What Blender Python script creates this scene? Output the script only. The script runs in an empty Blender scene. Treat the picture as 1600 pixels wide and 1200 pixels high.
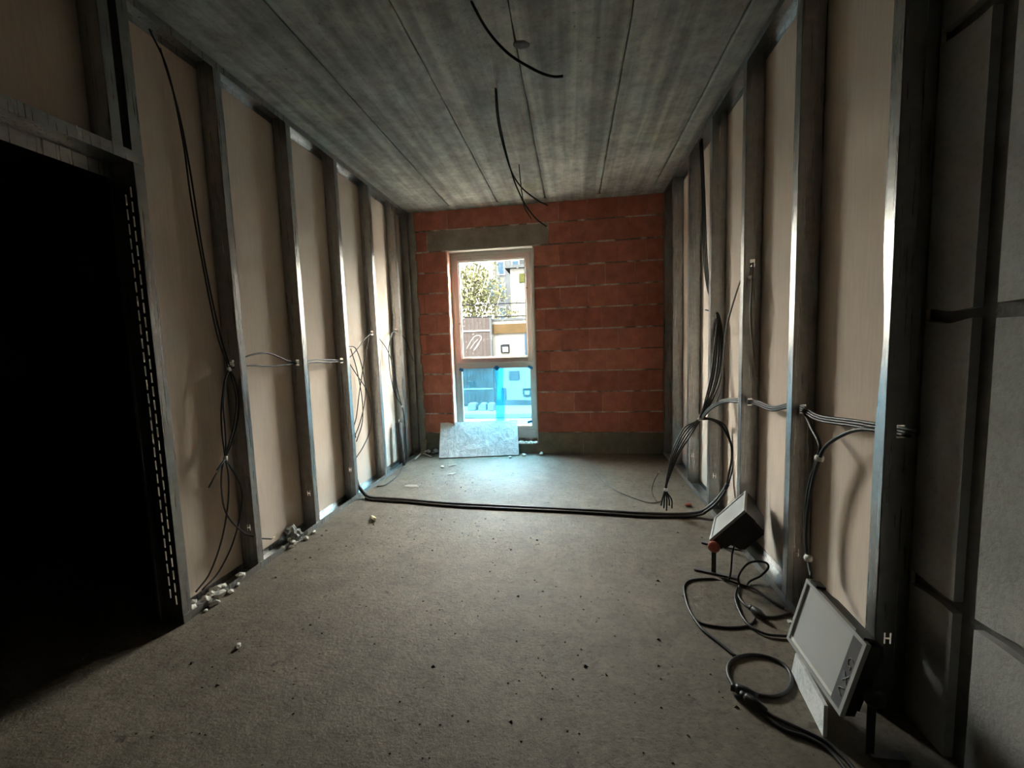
import bpy, bmesh, math, random
from mathutils import Vector, Matrix, noise

random.seed(7)
S = bpy.context.scene
COL = S.collection
R = math.radians

# ---------------------------------------------------------------- camera
F_PX = 664.04
CAM = Vector((0.0, 0.0, 1.329))
YAW, PIT, ROL = 0.1444, 0.0922, -0.0326
_f0 = Vector((-math.sin(YAW), math.cos(YAW), 0)); _r0 = Vector((math.cos(YAW), math.sin(YAW), 0)); _u0 = Vector((0, 0, 1))
FW = _f0 * math.cos(PIT) - _u0 * math.sin(PIT)
_up = _u0 * math.cos(PIT) + _f0 * math.sin(PIT)
RT = _r0 * math.cos(ROL) + _up * math.sin(ROL)
UP = _up * math.cos(ROL) - _r0 * math.sin(ROL)
cd = bpy.data.cameras.new('camera'); co = bpy.data.objects.new('camera', cd); COL.objects.link(co)
cd.sensor_width = 36.0; cd.lens = 36.0 * F_PX / 1600.0; cd.clip_start = 0.02; cd.clip_end = 200
m = Matrix.Identity(4)
for i in range(3):
    m[i][0], m[i][1], m[i][2], m[i][3] = RT[i], UP[i], -FW[i], CAM[i]
co.matrix_world = m
S.camera = co

# ---------------------------------------------------------------- world, sun, exposure
S.view_settings.view_transform = 'Standard'; S.view_settings.look = 'None'
S.view_settings.gamma = 1.0; S.view_settings.use_curve_mapping = False
S.view_settings.exposure = 1.45
SKY_STRENGTH = 29.0
SUN_STRENGTH = 45.0
w = bpy.data.worlds.new('sky'); S.world = w; w.use_nodes = True
bg = w.node_tree.nodes['Background']
bg.inputs[0].default_value = (1.0, 0.955, 0.885, 1); bg.inputs[1].default_value = SKY_STRENGTH
sd = bpy.data.lights.new('sun', 'SUN'); so = bpy.data.objects.new('sun', sd); COL.objects.link(so)
sd.energy = SUN_STRENGTH; sd.angle = R(2.0); sd.color = (1.0, 0.96, 0.9)
so.rotation_euler = Vector((0.25, 0.75, -0.85)).to_track_quat('-Z', 'Y').to_euler()
so.location = (0, 0, 12)
try:
    S.cycles.use_guiding = True
    S.cycles.max_bounces = 14; S.cycles.diffuse_bounces = 9; S.cycles.glossy_bounces = 6
    S.cycles.transparent_max_bounces = 12
    S.cycles.caustics_reflective = False; S.cycles.caustics_refractive = False
    S.cycles.sample_clamp_indirect = 12.0
except Exception:
    pass

# ---------------------------------------------------------------- layout constants (metres)
XL, XR, YB, H = -1.939, 1.026, 5.073, 2.949          # stud fronts left / right, brick face, ceiling
SD = 0.10                                             # stud depth
YL = [2.2464 + 0.6 * k for k in range(5)]
YD = 1.7373                                           # door post
YR = [1.5589 + 0.6119 * k for k in range(6)]

def ray(u, v):
    return RT * ((u - 800) / F_PX) + UP * ((600 - v) / F_PX) + FW
def ax(u, v, x):
    d = ray(u, v); return CAM + d * ((x - CAM.x) / d.x)
def ay(u, v, y):
    d = ray(u, v); return CAM + d * ((y - CAM.y) / d.y)
def az(u, v, z):
    d = ray(u, v); return CAM + d * ((z - CAM.z) / d.z)

# ---------------------------------------------------------------- materials
class NT:
    def __init__(s, name):
        s.m = bpy.data.materials.new(name); s.m.use_nodes = True
        s.t = s.m.node_tree; s.t.nodes.clear()
        s.out = s.n('ShaderNodeOutputMaterial')
    def n(s, kind, **kw):
        x = s.t.nodes.new(kind)
        for k, v in kw.items(): setattr(x, k, v)
        return x
    def l(s, a, b): s.t.links.new(a, b)
    def coord(s, scale=(1, 1, 1), obj=False):
        if obj:
            c = s.n('ShaderNodeTexCoord').outputs['Object']
        else:
            c = s.n('ShaderNodeNewGeometry').outputs['Position']
        mp = s.n('ShaderNodeMapping'); mp.inputs['Scale'].default_value = scale
        s.l(c, mp.inputs['Vector']); return mp.outputs[0]
    def noise(s, vec, scale, detail=4, rough=0.55, dist=0.0):
        x = s.n('ShaderNodeTexNoise'); x.inputs['Scale'].default_value = scale; x.inputs['Detail'].default_value = detail
        x.inputs['Roughness'].default_value = rough; x.inputs['Distortion'].default_value = dist
        s.l(vec, x.inputs['Vector']); return x.outputs['Fac']
    def ramp(s, fac, stops):
        x = s.n('ShaderNodeValToRGB'); cr = x.color_ramp
        while len(cr.elements) < len(stops): cr.elements.new(0.5)
        for e, (p, c) in zip(cr.elements, stops):
            e.position = p; e.color = (*c, 1) if len(c) == 3 else c
        s.l(fac, x.inputs[0]); return x.outputs[0]
    def mix(s, a, b, fac, mode='MIX'):
        x = s.n('ShaderNodeMix', data_type='RGBA', blend_type=mode)
        for sock, v in ((x.inputs[0], fac), (x.inputs[6], a), (x.inputs[7], b)):
            if isinstance(v, (int, float)): sock.default_value = v
            elif isinstance(v, tuple): sock.default_value = (*v, 1)
            else: s.l(v, sock)
        return x.outputs[2]
    def bsdf(s, color, rough=0.8, metal=0.0, bump=None, bstr=0.3, bdist=0.01, spec=None, rsock=None):
        b = s.n('ShaderNodeBsdfPrincipled')
        if isinstance(color, tuple): b.inputs['Base Color'].default_value = (*color, 1)
        else: s.l(color, b.inputs['Base Color'])
        b.inputs['Roughness'].default_value = rough; b.inputs['Metallic'].default_value = metal
        if rsock is not None: s.l(rsock, b.inputs['Roughness'])
        if spec is not None: b.inputs['Specular IOR Level'].default_value = spec
        if bump is not None:
            bn = s.n('ShaderNodeBump'); bn.inputs['Strength'].default_value = bstr; bn.inputs['Distance'].default_value = bdist
            s.l(bump, bn.inputs['Height']); s.l(bn.outputs[0], b.inputs['Normal'])
        s.l(b.outputs[0], s.out.inputs[0]); return b

def mat_plain(name, c, rough=0.6, metal=0.0, var=0.15, scale=12, bstr=0.15, spec=None):
    t = NT(name); v = t.coord(); f = t.noise(v, scale, 5)
    lo = tuple(x * (1 - var) for x in c); hi = tuple(min(1, x * (1 + var)) for x in c)
    t.bsdf(t.ramp(f, [(0.3, lo), (0.7, hi)]), rough, metal, bump=f, bstr=bstr, bdist=0.003, spec=spec); return t.m

def mat_floor():
    t = NT('concrete_floor'); v = t.coord()
    big = t.noise(v, 1.3, 5, 0.6, 0.4); mid = t.noise(v, 7, 6, 0.65); fine = t.noise(v, 70, 5, 0.7)
    c = t.ramp(big, [(0.3, (0.1222, 0.1031, 0.07685)), (0.52, (0.1675, 0.1429, 0.1096)), (0.7, (0.2083, 0.1797, 0.139))])
    c = t.mix(c, t.ramp(mid, [(0.35, (0.66, 0.64, 0.61)), (0.62, (1, 1, 1))]), 0.75, 'MULTIPLY')
    sp = t.ramp(fine, [(0.30, (0.35, 0.33, 0.3)), (0.42, (1, 1, 1)), (0.64, (1, 1, 1)), (0.74, (1.25, 1.22, 1.15))])
    c = t.mix(c, sp, 0.95, 'MULTIPLY')
    sc = t.coord((1.2, 9, 1)); sn = t.noise(sc, 3.0, 4, 0.6, 1.5)
    c = t.mix(c, t.ramp(sn, [(0.5, (1, 1, 1)), (0.68, (1.16, 1.14, 1.1))]), 0.6, 'MULTIPLY')
    spots = t.noise(v, 16, 2, 0.5)
    c = t.mix(c, t.ramp(spots, [(0.26, (0.3, 0.28, 0.25)), (0.31, (1, 1, 1))]), 0.8, 'MULTIPLY')
    mot = t.noise(v, 26, 8, 0.78)
    c = t.mix(c, t.ramp(mot, [(0.34, (0.5, 0.48, 0.45)), (0.47, (0.95, 0.95, 0.94)), (0.66, (1.3, 1.29, 1.26))]), 0.9, 'MULTIPLY')
    h = t.mix(mot, fine, 0.45)
    t.bsdf(c, 0.62, bump=h, bstr=0.6, bdist=0.012, spec=0.4); return t.m

def mat_ceiling():
    t = NT('precast_concrete'); oi = t.n('ShaderNodeObjectInfo')
    v = t.coord(); vs = t.coord((6.5, 0.22, 1))
    st = t.noise(vs, 1.6, 4, 0.55, 0.3); mid = t.noise(v, 4.5, 6, 0.65); fine = t.noise(v, 45, 5, 0.7)
    c = t.ramp(st, [(0.32, (0.228, 0.2232, 0.2064)), (0.5, (0.36, 0.3516, 0.3216)), (0.66, (0.516, 0.504, 0.456))])
    c = t.mix(c, t.ramp(mid, [(0.36, (0.62, 0.62, 0.6)), (0.6, (1, 1, 1)), (0.75, (1.15, 1.15, 1.1))]), 0.75, 'MULTIPLY')
    c = t.mix(c, t.ramp(fine, [(0.27, (0.45, 0.45, 0.43)), (0.36, (1, 1, 1))]), 0.7, 'MULTIPLY')
    mot = t.noise(v, 15, 8, 0.75)
    c = t.mix(c, t.ramp(mot, [(0.32, (0.62, 0.62, 0.61)), (0.48, (0.97, 0.97, 0.96)), (0.68, (1.25, 1.24, 1.2))]), 0.9, 'MULTIPLY')
    pore = t.noise(v, 34, 2, 0.5)
    c = t.mix(c, t.ramp(pore, [(0.24, (0.35, 0.35, 0.34)), (0.29, (1, 1, 1))]), 0.85, 'MULTIPLY')
    yst = t.noise(v, 2.1, 3, 0.5)
    c = t.mix(c, t.ramp(yst, [(0.6, (1, 1, 1)), (0.74, (1.12, 1.1, 0.86))]), 0.8, 'MULTIPLY')
    c = t.mix(c, t.ramp(oi.outputs['Random'], [(0, (0.9, 0.9, 0.9)), (1, (1.05, 1.05, 1.03))]), 1.0, 'MULTIPLY')
    t.bsdf(c, 0.85, bump=t.mix(mid, fine, 0.5), bstr=0.5, bdist=0.01); return t.m

def mat_board():
    t = NT('plasterboard_paper'); v = t.coord(); f = t.noise(v, 1.1, 4, 0.55); g = t.noise(t.coord((30, 30, 2)), 3, 3)
    c = t.ramp(f, [(0.3, (0.66, 0.545, 0.45)), (0.7, (0.76, 0.64, 0.54))])
    c = t.mix(c, t.ramp(g, [(0.3, (0.93, 0.93, 0.93)), (0.7, (1.04, 1.04, 1.04))]), 1.0, 'MULTIPLY')
    t.bsdf(c, 0.8, bump=g, bstr=0.06, bdist=0.002, spec=0.3); return t.m

def mat_zinc(name='galvanised_steel', base=(0.43, 0.432, 0.425), rough=0.30):
    t = NT(name); v = t.coord((60, 60, 1.5)); f = t.noise(v, 2, 4, 0.6); d = t.noise(t.coord(), 22, 5, 0.65)
    c = t.ramp(d, [(0.3, tuple(x * 0.78 for x in base)), (0.65, base)])
    r = t.ramp(f, [(0.3, (rough - .06,) * 3), (0.7, (rough + .1,) * 3)])
    t.bsdf(c, rough, 0.97, bump=f, bstr=0.05, bdist=0.001, rsock=r); return t.m

def mat_brick():
    t = NT('hollow_clay_brick'); oi = t.n('ShaderNodeObjectInfo'); v = t.coord()
    n1 = t.noise(v, 9, 5, 0.6); gr = t.noise(t.coord((3, 3, 60)), 2, 3)
    a = t.ramp(oi.outputs['Random'], [(0, (0.4437, 0.1483, 0.1008)), (0.5, (0.5278, 0.1806, 0.1235)), (1, (0.612, 0.2258, 0.1512))])
    c = t.mix(a, t.ramp(n1, [(0.33, (0.72, 0.7, 0.68)), (0.6, (1, 1, 1)), (0.78, (1.18, 1.22, 1.25))]), 0.9, 'MULTIPLY')
    t.bsdf(c, 0.88, bump=t.mix(gr, n1, 0.4), bstr=0.35, bdist=0.004); return t.m

def mat_mortar():
    t = NT('mortar'); v = t.coord(); n1 = t.noise(v, 30, 5, 0.65); n2 = t.noise(v, 5, 4)
    c = t.ramp(n1, [(0.3, (0.432, 0.36, 0.306)), (0.7, (0.744, 0.66, 0.576))])
    c = t.mix(c, t.ramp(n2, [(0.42, (0.28, 0.2, 0.17)), (0.56, (1, 1, 1))]), 0.95, 'MULTIPLY')
    t.bsdf(c, 0.9, bump=n1, bstr=0.6, bdist=0.008); return t.m

def mat_concrete(name, lo, hi, scale=6):
    t = NT(name); v = t.coord(); a = t.noise(v, scale, 6, 0.62); b = t.noise(v, 55, 4, 0.7)
    c = t.ramp(a, [(0.3, lo), (0.7, hi)])
    c = t.mix(c, t.ramp(b, [(0.3, (0.7, 0.7, 0.7)), (0.5, (1, 1, 1))]), 0.6, 'MULTIPLY')
    t.bsdf(c, 0.88, bump=t.mix(a, b, 0.5), bstr=0.5, bdist=0.008); return t.m

def mat_frame():
    t = NT('filmed_white_pvc'); v = t.coord(); a = t.noise(v, 4.5, 3); dots = t.n('ShaderNodeTexVoronoi'); dots.inputs['Scale'].default_value = 9
    t.l(v, dots.inputs['Vector'])
    c = t.ramp(a, [(0.40, (0.46, 0.43, 0.385)), (0.60, (0.54, 0.385, 0.35))])
    c = t.mix(c, t.ramp(dots.outputs['Distance'], [(0.10, (0.4, 0.25, 0.25)), (0.14, (1, 1, 1))]), 0.8, 'MULTIPLY')
    t.bsdf(c, 0.42); return t.m

def mat_glass():
    t = NT('dusty_window_glass'); v = t.coord((9, 1, 1.6)); a = t.noise(v, 2.2, 6, 0.7, 1.2); b = t.noise(t.coord(), 5, 5, 0.65, 0.6)
    tr = t.n('ShaderNodeBsdfTransparent'); tr.inputs[0].default_value = (0.96, 0.985, 0.97, 1)
    gl = t.n('ShaderNodeBsdfGlossy'); gl.inputs['Roughness'].default_value = 0.03
    m1 = t.n('ShaderNodeMixShader'); m1.inputs[0].default_value = 0.04; t.l(tr.outputs[0], m1.inputs[1]); t.l(gl.outputs[0], m1.inputs[2])
    dust = t.n('ShaderNodeBsdfTranslucent'); dust.inputs[0].default_value = (0.9, 0.9, 0.88, 1)
    f = t.mix(t.ramp(a, [(0.52, (0.0005,) * 3), (0.68, (0.022,) * 3)]), t.ramp(b, [(0.45, (0.0,) * 3), (0.7, (1.0,) * 3)]), 1.0, 'MULTIPLY')
    m2 = t.n('ShaderNodeMixShader'); t.l(f, m2.inputs[0]); t.l(m1.outputs[0], m2.inputs[1]); t.l(dust.outputs[0], m2.inputs[2])
    t.l(m2.outputs[0], t.out.inputs[0]); return t.m

def mat_film(name, col, haze, hcol):
    t = NT(name); v = t.coord((3, 1, 3)); a = t.noise(v, 2.5, 5, 0.6, 0.8)
    tr = t.n('ShaderNodeBsdfTransparent'); tr.inputs[0].default_value = (*col, 1)
    di = t.n('ShaderNodeBsdfTranslucent'); di.inputs[0].default_value = (*hcol, 1)
    f = t.ramp(a, [(0.35, (haze * 0.5,) * 3), (0.7, (haze * 1.6,) * 3)])
    m1 = t.n('ShaderNodeMixShader'); t.l(f, m1.inputs[0]); t.l(tr.outputs[0], m1.inputs[1]); t.l(di.outputs[0], m1.inputs[2])
    gl = t.n('ShaderNodeBsdfGlossy'); gl.inputs['Roughness'].default_value = 0.12
    m2 = t.n('ShaderNodeMixShader'); m2.inputs[0].default_value = 0.04; t.l(m1.outputs[0], m2.inputs[1]); t.l(gl.outputs[0], m2.inputs[2])
    t.l(m2.outputs[0], t.out.inputs[0]); return t.m

def mat_leaf():
    t = NT('leaf_green'); oi = t.n('ShaderNodeNewGeometry'); v = t.coord(); a = t.noise(v, 6, 3)
    c = t.ramp(a, [(0.3, (0.0125, 0.0128, 0.0065)), (0.7, (0.027, 0.0272, 0.015))])
    t.bsdf(c, 0.6, spec=0.0); return t.m

def mat_slab():
    t = NT('white_plaster_smear'); v = t.coord(); a = t.noise(v, 9, 6, 0.7, 1.8); b = t.noise(v, 60, 4, 0.6)
    c = t.ramp(a, [(0.30, (0.60, 0.62, 0.62)), (0.5, (0.80, 0.81, 0.80)), (0.7, (0.93, 0.935, 0.93))])
    t.bsdf(c, 0.7, bump=t.mix(a, b, 0.25), bstr=0.55, bdist=0.02); return t.m

M = dict(
    floor=mat_floor(), ceil=mat_ceiling(), board=mat_board(), zinc=mat_zinc(), brick=mat_brick(), mortar=mat_mortar(),
    plinth=mat_concrete('plinth_concrete', (0.15, 0.14, 0.10), (0.27, 0.25, 0.19)),
    lintel=mat_concrete('lintel_concrete', (0.24, 0.20, 0.165), (0.38, 0.33, 0.27), 5),
    strip=mat_concrete('edge_render', (0.30, 0.28, 0.24), (0.44, 0.42, 0.37), 7),
    block=mat_concrete('grey_block', (0.285, 0.285, 0.27), (0.405, 0.405, 0.3825), 4),
    dkmortar=mat_concrete('dark_mortar', (0.08, 0.08, 0.075), (0.18, 0.175, 0.16), 9),
    darkwall=mat_concrete('rough_wall', (0.16, 0.14, 0.12), (0.24, 0.21, 0.18), 3),
    frame=mat_frame(), glass=mat_glass(),
    pvc=mat_plain('white_pvc', (0.52, 0.505, 0.465), 0.4, var=0.05),
    foam=mat_plain('pink_sealing_tape', (0.78, 0.45, 0.36), 0.7, var=0.15, scale=25),
    film=mat_film('blue_protective_film', (0.44, 0.72, 0.885), 0.013, (0.22, 0.72, 0.98)),
    film2=mat_film('doubled_blue_film', (0.45, 0.88, 0.98), 0.02, (0.1, 0.6, 0.8)),
    tape=mat_plain('blue_tape', (0.01, 0.16, 0.42), 0.5),
    eps=mat_slab(),
    cable=mat_plain('black_cable_sheath', (0.018, 0.018, 0.02), 0.42, var=0.3, scale=30),
    greycable=mat_plain('grey_cable_sheath', (0.20, 0.185, 0.17), 0.5, var=0.15),
    conduit=mat_plain('black_corrugated_conduit', (0.022, 0.02, 0.02), 0.5, var=0.25, scale=40),
    clip=mat_plain('white_plastic_tie', (0.75, 0.74, 0.70), 0.5, var=0.05),
    copper=mat_plain('bare_wire_end', (0.55, 0.45, 0.33), 0.45, var=0.15),
    lampblack=mat_plain('black_cast_housing', (0.014, 0.014, 0.015), 0.5, var=0.2),
    lampglass=mat_plain('floodlight_glass', (0.50, 0.51, 0.50), 0.25, var=0.05, scale=3),
    lampgrey=mat_plain('grey_bezel', (0.38, 0.385, 0.38), 0.45, var=0.08),
    strapgrey=mat_plain('dark_bezel_band', (0.10, 0.10, 0.105), 0.5, var=0.1),
    knob=mat_plain('red_knob', (0.42, 0.10, 0.07), 0.5, var=0.15),
    chalk=mat_plain('white_chalk', (0.85, 0.85, 0.83), 0.8, var=0.05),
    mark=mat_plain('grey_marker', (0.42, 0.42, 0.41), 0.7, var=0.05),
    debris=mat_concrete('plaster_debris', (0.62, 0.60, 0.55), (0.80, 0.78, 0.72), 30),
    ochre=mat_plain('yellow_foam_chunk', (0.62, 0.54, 0.36), 0.85, var=0.15, scale=30),
    grit=mat_plain('grit', (0.12, 0.11, 0.095), 0.9, var=0.4, scale=40),
    redbit=mat_plain('red_debris', (0.35, 0.09, 0.06), 0.8),
    leaf=mat_leaf(), bark=mat_plain('bark', (0.02, 0.018, 0.015), 0.9, spec=0.0),
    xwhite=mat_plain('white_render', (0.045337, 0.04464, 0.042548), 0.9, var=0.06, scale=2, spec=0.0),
    xrow=mat_plain('bounce_white_render', (0.84, 0.82, 0.78), 0.9, var=0.04, scale=2, spec=0.0),  # near-white so that the added row behind the trees bounces more light
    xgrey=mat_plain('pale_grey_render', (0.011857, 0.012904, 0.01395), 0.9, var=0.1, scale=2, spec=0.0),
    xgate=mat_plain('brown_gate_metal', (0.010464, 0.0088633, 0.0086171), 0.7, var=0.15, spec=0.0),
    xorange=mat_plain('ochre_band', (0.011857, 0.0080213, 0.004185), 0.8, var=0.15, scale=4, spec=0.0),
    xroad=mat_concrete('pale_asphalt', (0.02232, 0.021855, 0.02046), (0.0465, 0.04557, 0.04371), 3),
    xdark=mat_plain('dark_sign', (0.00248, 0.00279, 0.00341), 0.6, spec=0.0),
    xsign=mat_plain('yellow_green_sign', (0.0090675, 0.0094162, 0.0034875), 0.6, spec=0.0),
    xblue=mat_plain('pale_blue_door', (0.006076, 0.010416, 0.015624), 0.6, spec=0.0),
)

# ---------------------------------------------------------------- mesh helpers
def link(name, bm, mat, parent=None, smooth=False):
    me = bpy.data.meshes.new(name); bm.to_mesh(me); bm.free()
    if smooth:
        for p_ in me.polygons: p_.use_smooth = True
    me.materials.append(M[mat] if isinstance(mat, str) else mat)
    o = bpy.data.objects.new(name, me); COL.objects.link(o)
    if parent: o.parent = parent
    return o
def empty(name, loc=(0, 0, 0)):
    o = bpy.data.objects.new(name, None); COL.objects.link(o); o.location = loc; o.empty_display_size = 0.1
    return o
def tag(o, label, cat, group=None, kind=None):
    o['label'] = label
    if cat: o['category'] = cat
    if group: o['group'] = group
    if kind: o['kind'] = kind
    return o
def structure(o, label=None):
    o['kind'] = 'structure'
    if label: o['label'] = label
    return o
def box(bm, a, b, jitter=0.0):
    x0, y0, z0 = a; x1, y1, z1 = b
    vs = [bm.verts.new((x + random.uniform(-jitter, jitter), y + random.uniform(-jitter, jitter), z + random.uniform(-jitter, jitter)))
          for x, y, z in ((x0, y0, z0), (x1, y0, z0), (x1, y1, z0), (x0, y1, z0), (x0, y0, z1), (x1, y0, z1), (x1, y1, z1), (x0, y1, z1))]
    for f in ((0, 3, 2, 1), (4, 5, 6, 7), (0, 1, 5, 4), (1, 2, 6, 5), (2, 3, 7, 6), (3, 0, 4, 7)):
        bm.faces.new([vs[i] for i in f])
    return vs
def mbox(name, a, b, mat, parent=None, bevel=0.0):
    bm = bmesh.new(); box(bm, [min(p, q) for p, q in zip(a, b)], [max(p, q) for p, q in zip(a, b)])
    if bevel: bmesh.ops.bevel(bm, geom=bm.edges[:], offset=bevel, segments=2, affect='EDGES')
    return link(name, bm, mat, parent)
def catmull(pts, n=8):
    pts = [Vector(p) for p in pts]
    if len(pts) < 3: 
        return [pts[0].lerp(pts[-1], i / n) for i in range(n + 1)]
    P = [pts[0] * 2 - pts[1]] + pts + [pts[-1] * 2 - pts[-2]]
    out = []
    for i in range(1, len(P) - 2):
        p0, p1, p2, p3 = P[i - 1:i + 3]
        for k in range(n):
            t = k / n
            out.append(0.5 * ((2 * p1) + (p2 - p0) * t + (2 * p0 - 5 * p1 + 4 * p2 - p3) * t * t + (3 * p1 - p0 - 3 * p2 + p3) * t ** 3))
    out.append(pts[-1]); return out
def tube(bm, path, r, sides=8, rfun=None, cap=True):
    rings = []; prev = None
    for i, p in enumerate(path):
        a = path[max(0, i - 1)]; b = path[min(len(path) - 1, i + 1)]
        d = (b - a)
        if d.length < 1e-9: d = Vector((0, 0, 1))
        d.normalize()
        if prev is None:
            n = d.orthogonal().normalized()
        else:
            n = (prev - d * prev.dot(d))
            n = n.normalized() if n.length > 1e-6 else d.orthogonal().normalized()
        prev = n; b2 = d.cross(n); rr = rfun(i) if rfun else r
        rings.append([bm.verts.new(p + (n * math.cos(2 * math.pi * k / sides) + b2 * math.sin(2 * math.pi * k / sides)) * rr) for k in range(sides)])
    for i in range(len(rings) - 1):
        for k in range(sides):
            bm.faces.new((rings[i][k], rings[i][(k + 1) % sides], rings[i + 1][(k + 1) % sides], rings[i + 1][k]))
    if cap:
        bm.faces.new(rings[0][::-1]); bm.faces.new(rings[-1])
def cable_mesh(name, pts, r, mat='cable', parent=None, n=8, sides=8):
    bm = bmesh.new(); tube(bm, catmull(pts, n), r, sides); return link(name, bm, mat, parent, True)
def lump(bm, c, size, sub=1, seed=0, squash=1.0):
    g = bmesh.ops.create_icosphere(bm, subdivisions=sub, radius=1.0)
    sx, sy, sz = size
    a = random.uniform(0, 6.28)
    for v in g['verts']:
        k = 1 + 0.45 * noise.noise(v.co * 1.7 + Vector((seed * 3.1, seed * 1.7, seed)))
        q = v.co * k; q = Vector((q.x * sx, q.y * sy, q.z * sz)); q.rotate(Matrix.Rotation(a, 3, 'Z'))
        v.co = q + Vector(c)

# ================================================================= STRUCTURE
floor_ = structure(mbox('floor', (-5.2, -2.7, -0.2), (1.6, 5.373, 0.0), 'floor'))

# ---- ceiling of precast panels
ceil_ = structure(mbox('ceiling', (-5.4, -2.9, H + 0.022), (1.8, 5.373, H + 0.3), 'dkmortar'))
edges = [-5.2, -3.1, -1.95, -1.39, -0.82, -0.275, 0.323, 0.89, 1.6]
for x0, x1 in zip(edges[:-1], edges[1:]):
    bm = bmesh.new(); n = 60; rows = []
    for i in range(n + 1):
        y = -2.7 + (4.93 + 2.7) * i / n
        j0, j1 = random.uniform(0.001, 0.007), random.uniform(0.001, 0.007)
        rows.append([bm.verts.new((x0 + j0, y, H + 0.05)), bm.verts.new((x0 + j0, y, H + 0.006)), bm.verts.new((x0 + j0 + 0.012, y, H)),
                     bm.verts.new((x1 - j1 - 0.012, y, H)), bm.verts.new((x1 - j1, y, H + 0.006)), bm.verts.new((x1 - j1, y, H + 0.05))])
    for a, b in zip(rows[:-1], rows[1:]):
        for k in range(5): bm.faces.new((a[k], a[k + 1], b[k + 1], b[k]))
    bm.faces.new(rows[0]); bm.faces.new(rows[-1][::-1])
    link('ceiling_panel', bm, 'ceil', ceil_)
mbox('edge_beam', (-2.06, 4.932, H - 0.002), (1.14, YB + 0.02, H + 0.05), 'ceil', ceil_)
bm = bmesh.new(); c = az(815, 70, H); lump(bm, (c.x, c.y, H + 0.004), (0.035, 0.05, 0.012), 2, 3); link('ceiling_hole_shade', bm, 'dkmortar', ceil_, True)  # flattened dark lump, its colour stands in for the shade inside a knocked hole

# ---- steel studs and tracks
T = 0.002
def side_box(bm, side, d0, d1, y0, y1, z0, z1):
    """d0, d1: depth behind the stud front plane"""
    f = XL if side < 0 else XR
    xa, xb = f + side * d0, f + side * d1
    box(bm, (min(xa, xb), y0, z0), (max(xa, xb), y1, z1))
def stud(parent, side, y, holes=(), z0=0.0, z1=H, fl=0.05, mark=None, rev=False, bend=None):
    bm = bmesh.new(); s = -1 if rev else 1
    yw = (y, y + T) if not rev else (y - T, y)
    zc = z0
    if mark:      # H-shaped knock-out punched through the web
        a, b, c_, d = 0.0285, 0.0335, 0.0465, 0.0515
        side_box(bm, side, 0, SD, *yw, zc, mark - 0.02)
        side_box(bm, side, 0, a, *yw, mark - 0.02, mark + 0.02); side_box(bm, side, d, SD, *yw, mark - 0.02, mark + 0.02)
        side_box(bm, side, b, c_, *yw, mark - 0.02, mark - 0.003); side_box(bm, side, b, c_, *yw, mark + 0.003, mark + 0.02)
        zc = mark + 0.02
    for hz in sorted(holes):
        side_box(bm, side, 0, SD, *yw, zc, hz - 0.022)
        side_box(bm, side, 0, 0.035, *yw, hz - 0.022, hz + 0.022)
        side_box(bm, side, 0.062, SD, *yw, hz - 0.022, hz + 0.022)
        zc = hz + 0.022
    side_box(bm, side, 0, SD, *yw, zc, z1)
    # pressed bead along the web
    side_box(bm, side, 0.062, 0.068, yw[0] - 0.0015, yw[1], z0, z1)
    f = XL if side < 0 else XR
    for d in (0.0, SD - T):
        segs = 40 if (bend and d == 0.0) else 1
        for i in range(segs):
            za, zb = z0 + (z1 - z0) * i / segs, z0 + (z1 - z0) * (i + 1) / segs
            wd = (lambda z: fl - (0.022 * math.exp(-((z - bend) / 0.22) ** 2) if (bend and d == 0.0) else 0))
            xa, xb = f + side * d, f + side * (d + T); xa, xb = min(xa, xb), max(xa, xb)
            vs = [bm.verts.new(q) for q in ((xa, y, za), (xb, y, za), (xb, y + s * wd(za), za), (xa, y + s * wd(za), za),
                                            (xa, y, zb), (xb, y, zb), (xb, y + s * wd(zb), zb), (xa, y + s * wd(zb), zb))]
            for q in ((0, 3, 2, 1), (4, 5, 6, 7), (0, 1, 5, 4), (1, 2, 6, 5), (2, 3, 7, 6), (3, 0, 4, 7)): bm.faces.new([vs[k] for k in q])
    if not bend:
        ye = y + s * fl
        side_box(bm, side, 0, 0.008, min(ye, ye - s * T), max(ye, ye - s * T), z0, z1)
    ye = y + s * fl
    side_box(bm, side, SD - 0.008, SD, min(ye, ye - s * T), max(ye, ye - s * T), z0, z1)
    bmesh.ops.recalc_face_normals(bm, faces=bm.faces[:])
    o = link('metal_stud', bm, 'zinc', parent)
    return o
def track(parent, side, y0, y1, top, z=None, name=None):
    bm = bmesh.new()
    if top:
        zt = H - 0.001
        side_box(bm, side, -T, SD + T, y0, y1, zt - T, zt)
        side_box(bm, side, -T - 0.001, -0.001, y0, y1, zt - 0.04, zt); side_box(bm, side, SD + 0.001, SD + T + 0.001, y0, y1, zt - 0.04, zt)
    else:
        side_box(bm, side, -T, SD + T, y0, y1, 0.0, T)
        side_box(bm, side, -T - 0.001, -0.001, y0, y1, 0, 0.04); side_box(bm, side, SD + 0.001, SD + T + 0.001, y0, y1, 0, 0.04)
    return link('ceiling_track' if top else 'floor_track', bm, 'zinc', parent)

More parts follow.
